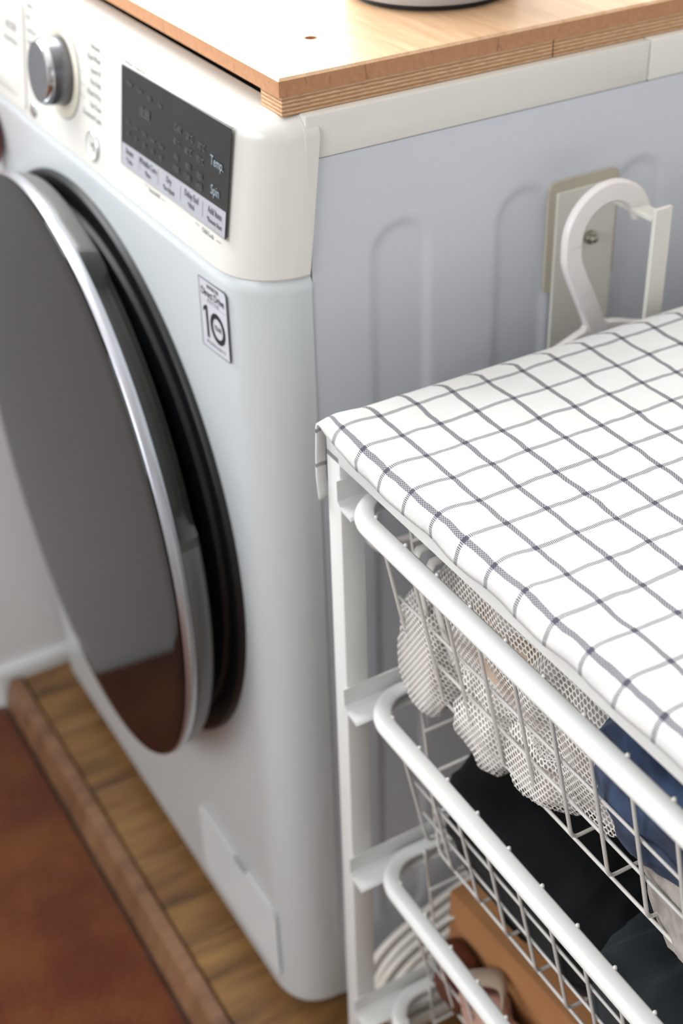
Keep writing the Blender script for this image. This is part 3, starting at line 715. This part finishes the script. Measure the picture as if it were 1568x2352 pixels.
def make_basket(k, ly0, z0, label):          # rests 2 mm into the runner channel
    e = empty('wire_basket', (0, 0, 0), FT)
    loc = FO+Matrix.Rotation(FT, 3, 'Z') @ Vector((BX[k], ly0, 0)); e.location = (loc.x, loc.y, z0)
    tag(e, label, 'basket', 'wire baskets in the frame')
    obj('rim', RIMME, None, e)
    for x in XS: obj('wire', U_FB, None, e, (x, 0, 0))
    for y in YSB: obj('wire', U_LR, None, e, (0, y, 0))
    for t in LV:
        z = ZTOP+(ZBOT-ZTOP)*t; d = WI+TAP*t+2*WR
        for yy in (d, BD-d): obj('wire', HW_X, None, e, (XS[0]-0.002, yy, z))
        for xx in (d, BW-d):
            o = obj('wire', HW_Y, None, e, (xx, YSB[0]-0.002, z)); o.rotation_euler = (0, 0, PI/2)
    return e
BY = (-0.0090, 0.0030, 0.0090, 0.0150); BX = (0.0228, 0.0204, 0.0204, 0.0204)
bl = ['topmost white wire basket holding white net laundry bags', 'second white wire basket from the top, holding black clothes', 'third white wire basket from the top, holding a brown kraft box', 'lowest white wire basket, only its rim corner in view']
for k in range(4): make_basket(k, BY[k], RUN[k]+0.0006, bl[k])
FM = Matrix.Translation(FO) @ Matrix.Rotation(FT, 4, 'Z')       # frame-local to world

# ------------------------------------------------------------------ laundry
def nvec(q): return Vector((noise.noise(q), noise.noise(q+Vector((13.7, 5.1, 9.3))), noise.noise(q+Vector((3.9, 21.3, 17.7)))))
def lump(name, b, mat, seed, label, cat, e=0.55, amp=0.010, fs=16, nu=120, nv=64, group=None, flatbot=True, stretch=(1, 1, 1), rot=0.0, clampfront=True):
    x0, x1, y0, y1, z0, z1 = b
    c = Vector(((x0+x1)/2, (y0+y1)/2, (z0+z1)/2)); h = Vector(((x1-x0)/2, (y1-y0)/2, (z1-z0)/2))
    sp = lambda t: math.copysign(abs(t)**e, t)
    V_ = []; uv = []; F = []
    for j in range(nv+1):
        ph = -PI/2+PI*j/nv
        for i in range(nu):
            a = 2*PI*i/nu
            d = Vector((sp(math.cos(ph))*sp(math.cos(a)), sp(math.cos(ph))*sp(math.sin(a)), sp(math.sin(ph))))
            p = Vector((d.x*h.x, d.y*h.y, d.z*h.z))
            q = Vector((p.x*stretch[0], p.y*stretch[1], p.z*stretch[2]))*fs+Vector((seed*7.3, seed*3.1, seed*1.7))
            wv = nvec(q*0.6)*0.8
            rdg = 1-2*abs(noise.noise(q+wv)); r2 = 1-2*abs(noise.noise(q*2.3+wv*1.5))
            n_ = d.normalized()
            p = p+n_*amp*(0.75*rdg+0.30*r2-0.45)
            p += nvec(q*0.35)*amp*1.2
            p += c
            p.z = max(p.z, z0)
            if clampfront:
                slope = y0+max(0, (z1-p.z))*0.14; p.y = max(p.y, y0+ (z1-p.z)*0.0)
            V_.append(p); uv.append((p.x+0.75*p.y, p.z+0.75*p.y+0.2*p.x))
    for j in range(nv):
        for i in range(nu): F.append((j*nu+i, j*nu+(i+1) % nu, (j+1)*nu+(i+1) % nu, (j+1)*nu+i))
    origin = Vector((c.x, c.y, z0)); R_ = Matrix.Rotation(rot, 3, 'Z')
    me = mesh(name, [R_ @ (v-origin) for v in V_], F, True, uv)
    o = obj(name, me, mat); w = FM @ origin; o.location = w; o.rotation_euler = (0, 0, FT)
    if label: tag(o, label, cat, group)
    return o
def shear_front(o, k):            # lean the front along the basket wall
    for v in o.data.vertices: v.co.y -= k*v.co.z
z1f = RUN[0]-0.1275
bag = empty('laundry_bag', FM @ Vector((0.15, 0.10, z1f)), FT)
tag(bag, 'white honeycomb net laundry bag filling the left of the topmost basket', 'laundry bag')
def adopt(o, root):
    mw = Matrix.Translation(o.location) @ Matrix.Rotation(o.rotation_euler.z, 4, 'Z'); rw = Matrix.Translation(root.location) @ Matrix.Rotation(root.rotation_euler.z, 4, 'Z')
    o.data.transform(rw.inverted() @ mw); o.location = (0, 0, 0); o.rotation_euler = (0, 0, 0); o.parent = root
o = lump('net', (0.050, 0.262, 0.038, 0.185, z1f, 0.632), 'net_white', 2, None, None, 0.5, 0.017, 13); shear_front(o, 0.16); adopt(o, bag)
o = lump('lining', (0.0530, 0.2590, 0.0410, 0.1820, z1f+0.0030, 0.6290), 'bag_lining', 2, None, None, 0.5, 0.017, 13); shear_front(o, 0.16); adopt(o, bag)
o = lump('packed_clothes', (0.095, 0.175, 0.0392, 0.12, z1f+0.03, 0.620), 'beige_fabric', 5, None, None, 0.6, 0.004, 30); shear_front(o, 0.16); adopt(o, bag)
for bb, sd in (((0.036, 0.092, 0.024, 0.085, 0.497, 0.590), 41), ((0.092, 0.150, 0.026, 0.085, 0.492, 0.570), 43), ((0.150, 0.215, 0.029, 0.085, 0.505, 0.565), 47)):
    o = lump('net_fold', bb, 'net_white', sd, None, None, 0.75, 0.008, 26, 72, 40); adopt(o, bag)
    ib = (bb[0]+0.0028, bb[1]-0.0028, bb[2]+0.0028, bb[3]-0.0028, bb[4]+0.0028, bb[5]-0.0028)
    o = lump('fold_lining', ib, 'bag_lining', sd, None, None, 0.75, 0.008, 26, 72, 40); adopt(o, bag)
# zip tapes running over the left end of the bag
for k, lx in enumerate((0.066, 0.084)):
    V_ = []; F = []
    for i in range(20):
        t = i/19; z = 0.545+0.088*min(1, t*1.5); y = 0.0430-0.16*(z-z1f)+0.010*(1-min(1, t*1.5))**2*0+(0.065*max(0, t-0.667)*3)-0.006*math.sin(PI*t)
        x = lx+0.006*math.sin(t*2.4+k)
        for q in (-1, 1): V_.append((x+q*0.0034, y, z+0.002))
    for i in range(19): F.append((2*i, 2*i+1, 2*i+3, 2*i+2))
    me = mesh('zip_tape', V_, F, True); me.transform(Matrix.Translation(-Vector((0.15, 0.10, z1f))))
    oz = obj('zip_tape', me, 'white_fabric', bag); sm = oz.modifiers.new('thick', 'SOLIDIFY'); sm.thickness = 0.0016
o = lump('laundry_bag', (0.10, 0.26, 0.19, 0.36, z1f, 0.615), 'net_grey', 9, 'grey net laundry bag lying at the back of the topmost basket', 'laundry bag', 0.6, 0.010, 22)
o = lump('clothes_pile', (0.105, 0.255, 0.196, 0.354, z1f, 0.608), 'dark_lining', 9, 'dark brown clothing inside the grey net bag', 'clothing', 0.6, 0.010, 22)
o = lump('sweater', (0.258, 0.428, 0.034, 0.20, 0.492, 0.572), 'grey_knit', 12, 'fuzzy light grey knitted sweater under the navy towel', 'sweater', 0.55, 0.006, 20); shear_front(o, 0.12)
o = lump('towel', (0.222, 0.430, 0.030, 0.22, 0.534, 0.648), 'navy_velvet', 15, 'navy blue velvety towel hanging over the right of the topmost basket', 'towel', 0.65, 0.013, 17); shear_front(o, 0.15)
z2f = RUN[1]-0.1275
o = lump('black_clothes', (0.052, 0.255, 0.048, 0.36, z2f, 0.452), 'black_fabric', 21, 'black folded clothing on the left of the second basket', 'clothing', 0.45, 0.010, 14); shear_front(o, 0.20)
o = lump('dark_trousers', (0.225, 0.430, 0.048, 0.40, z2f, 0.468), 'charcoal_fabric', 23, 'charcoal trousers folded on the right of the second basket', 'trousers', 0.45, 0.014, 13, stretch=(1.8, 0.6, 1)); shear_front(o, 0.20)
z3f = RUN[2]-0.1275
# kraft box in the third basket
kb = empty('kraft_box', FM @ Vector((0.044, 0.070, z3f)), FT+0.06); tag(kb, 'brown kraft cardboard box with a dark hand slot in the third basket', 'box')
kz = 0.270-z3f
bm = box_bm(0, 0.33, 0, 0.27, 0.0, kz, 0.0025, 2); obj('box_body', bm_mesh('box_body', bm, True, 0.6), 'kraft', kb)
obj('hand_slot', flat('hand_slot', rrect(0.036, 0.078, 0.016, 0.036, 0.0098, 8), 0.0006, lambda u, v, w: Vector((u, v, kz+w-0.0001))), 'black_fabric', kb)
obj('flap_edge', box('flap_edge', 0.079, 0.30, 0.026, 0.029, kz, kz+0.0015), 'tan_band', kb)
o = lump('pouch', (0.056, 0.096, 0.048, 0.068, z3f, 0.240), 'maroon_leather', 31, 'maroon leather pouch beside the kraft box in the third basket', 'pouch', 0.5, 0.004, 30)
o = lump('pink_garment', (0.090, 0.200, 0.040, 0.070, z3f, 0.236), 'pink_fabric', 33, 'dusty pink garment crumpled before the kraft box', 'clothing', 0.55, 0.008, 34)
V_ = []; F = []
for i in range(13):
    t = i/12; p = Vector((0.100+0.045*t, 0.050+0.016*math.sin(PI*t), 0.238+0.010*math.sin(PI*t)))
    V_ += [p+Vector((-0.006, 0.006, 0)), p+Vector((0.006, -0.006, 0.001))]
for i in range(12): F.append((2*i, 2*i+1, 2*i+3, 2*i+2))
ow = Vector((0.12, 0.055, 0.238)); me = mesh('strap', [Vector(v)-ow for v in V_], F, True)
os_ = obj('strap', me, 'tan_band'); os_.location = FM @ ow; os_.rotation_euler = (0, 0, FT); mm = os_.modifiers.new('thick', 'SOLIDIFY'); mm.thickness = 0.002
tag(os_, 'beige elastic strap lying on the pink garment', 'strap')

# ------------------------------------------------------------------ checked towel over the frame top
CZ = FH+0.0009
def cloth_point(a, b2):
    """a: along X from the left edge, b: along Y from the front edge (frame local); negative values hang down"""
    R0 = 0.0100
    ramp = min(1, max(0.0, 0.12+a/0.050)) if a > 0 else 0.12
    w = 0.0009*noise.noise((a*26, b2*26, 3))+0.0005*noise.noise((a*70, b2*70, 8))
    puff = 0.0030
    if b2 < R0: b2 = R0-(R0-b2)*(0.55+0.45*ramp)*(1+0.07*noise.noise((a*30, 1, 2)))
    # Y / Z bend over the front edge
    s = b2-R0
    if s >= 0: y, zz = R0+s-0.004, 0.0
    else:
        arc = R0*PI/2
        if -s < arc: t = -s/R0; y, zz = R0-R0*math.sin(t)-0.004, -(R0-R0*math.cos(t))
        else: y, zz = -0.004-0.0006*math.sin(a*90), -R0-(-s-arc)
    if a < 0.012:          # near the corner the front hem stays out straight and hangs with the left flap
        k = min(1, max(0, (0.012-a)/0.012)); y = y*(1-k)+k*(b2*0.9-0.0035); zz = zz*(1-k)
    # X / Z bend over the left edge
    if a >= R0: x, zx = a-0.003, 0.0
    else:
        t0 = R0-a; arc = R0*PI/2
        if t0 < arc: t = t0/R0; x, zx = R0-R0*math.sin(t)-0.003, -(R0-R0*math.cos(t))
        else: x, zx = -0.003-0.0012*math.sin((t0-arc)*60+b2*20), -R0-(t0-arc)
    z = CZ+zz+zx+w+0.0014*math.exp(-((b2-0.012)/0.012)**2)*(1 if b2 > 0 else 0)+0.0004
    return Vector((x, y-0.0010*noise.noise((a*40, 5, b2*5))*(1 if s < 0 else 0), z if (s >= 0 and a >= R0) else z))
step = 0.0032
As = [-0.058+step*i for i in range(int((0.058+FW+0.0)/step)+2)]; Bs = [-0.0095+step*i for i in range(int((0.0095+FD)/step)+2)]
V_ = []; uv = []; ids = {}; F = []
for i, a in enumerate(As):
    for j, b2 in enumerate(Bs):
        if False: continue
        ids[i, j] = len(V_); V_.append(cloth_point(a, b2)); uv.append((a, b2))
for i in range(len(As)-1):
    for j in range(len(Bs)-1):
        k = [(i, j), (i+1, j), (i+1, j+1), (i, j+1)]
        if all(q in ids for q in k): F.append(tuple(ids[q] for q in k))
tw = obj('checked_towel', mesh('checked_towel', V_, F, True, uv), 'towel'); tw.location = FO; tw.rotation_euler = (0, 0, FT)
md = tw.modifiers.new('thick', 'SOLIDIFY'); md.thickness = 0.0011; md.offset = 0
tag(tw, 'white cotton towel with dark grid checks spread over the frame top', 'towel')
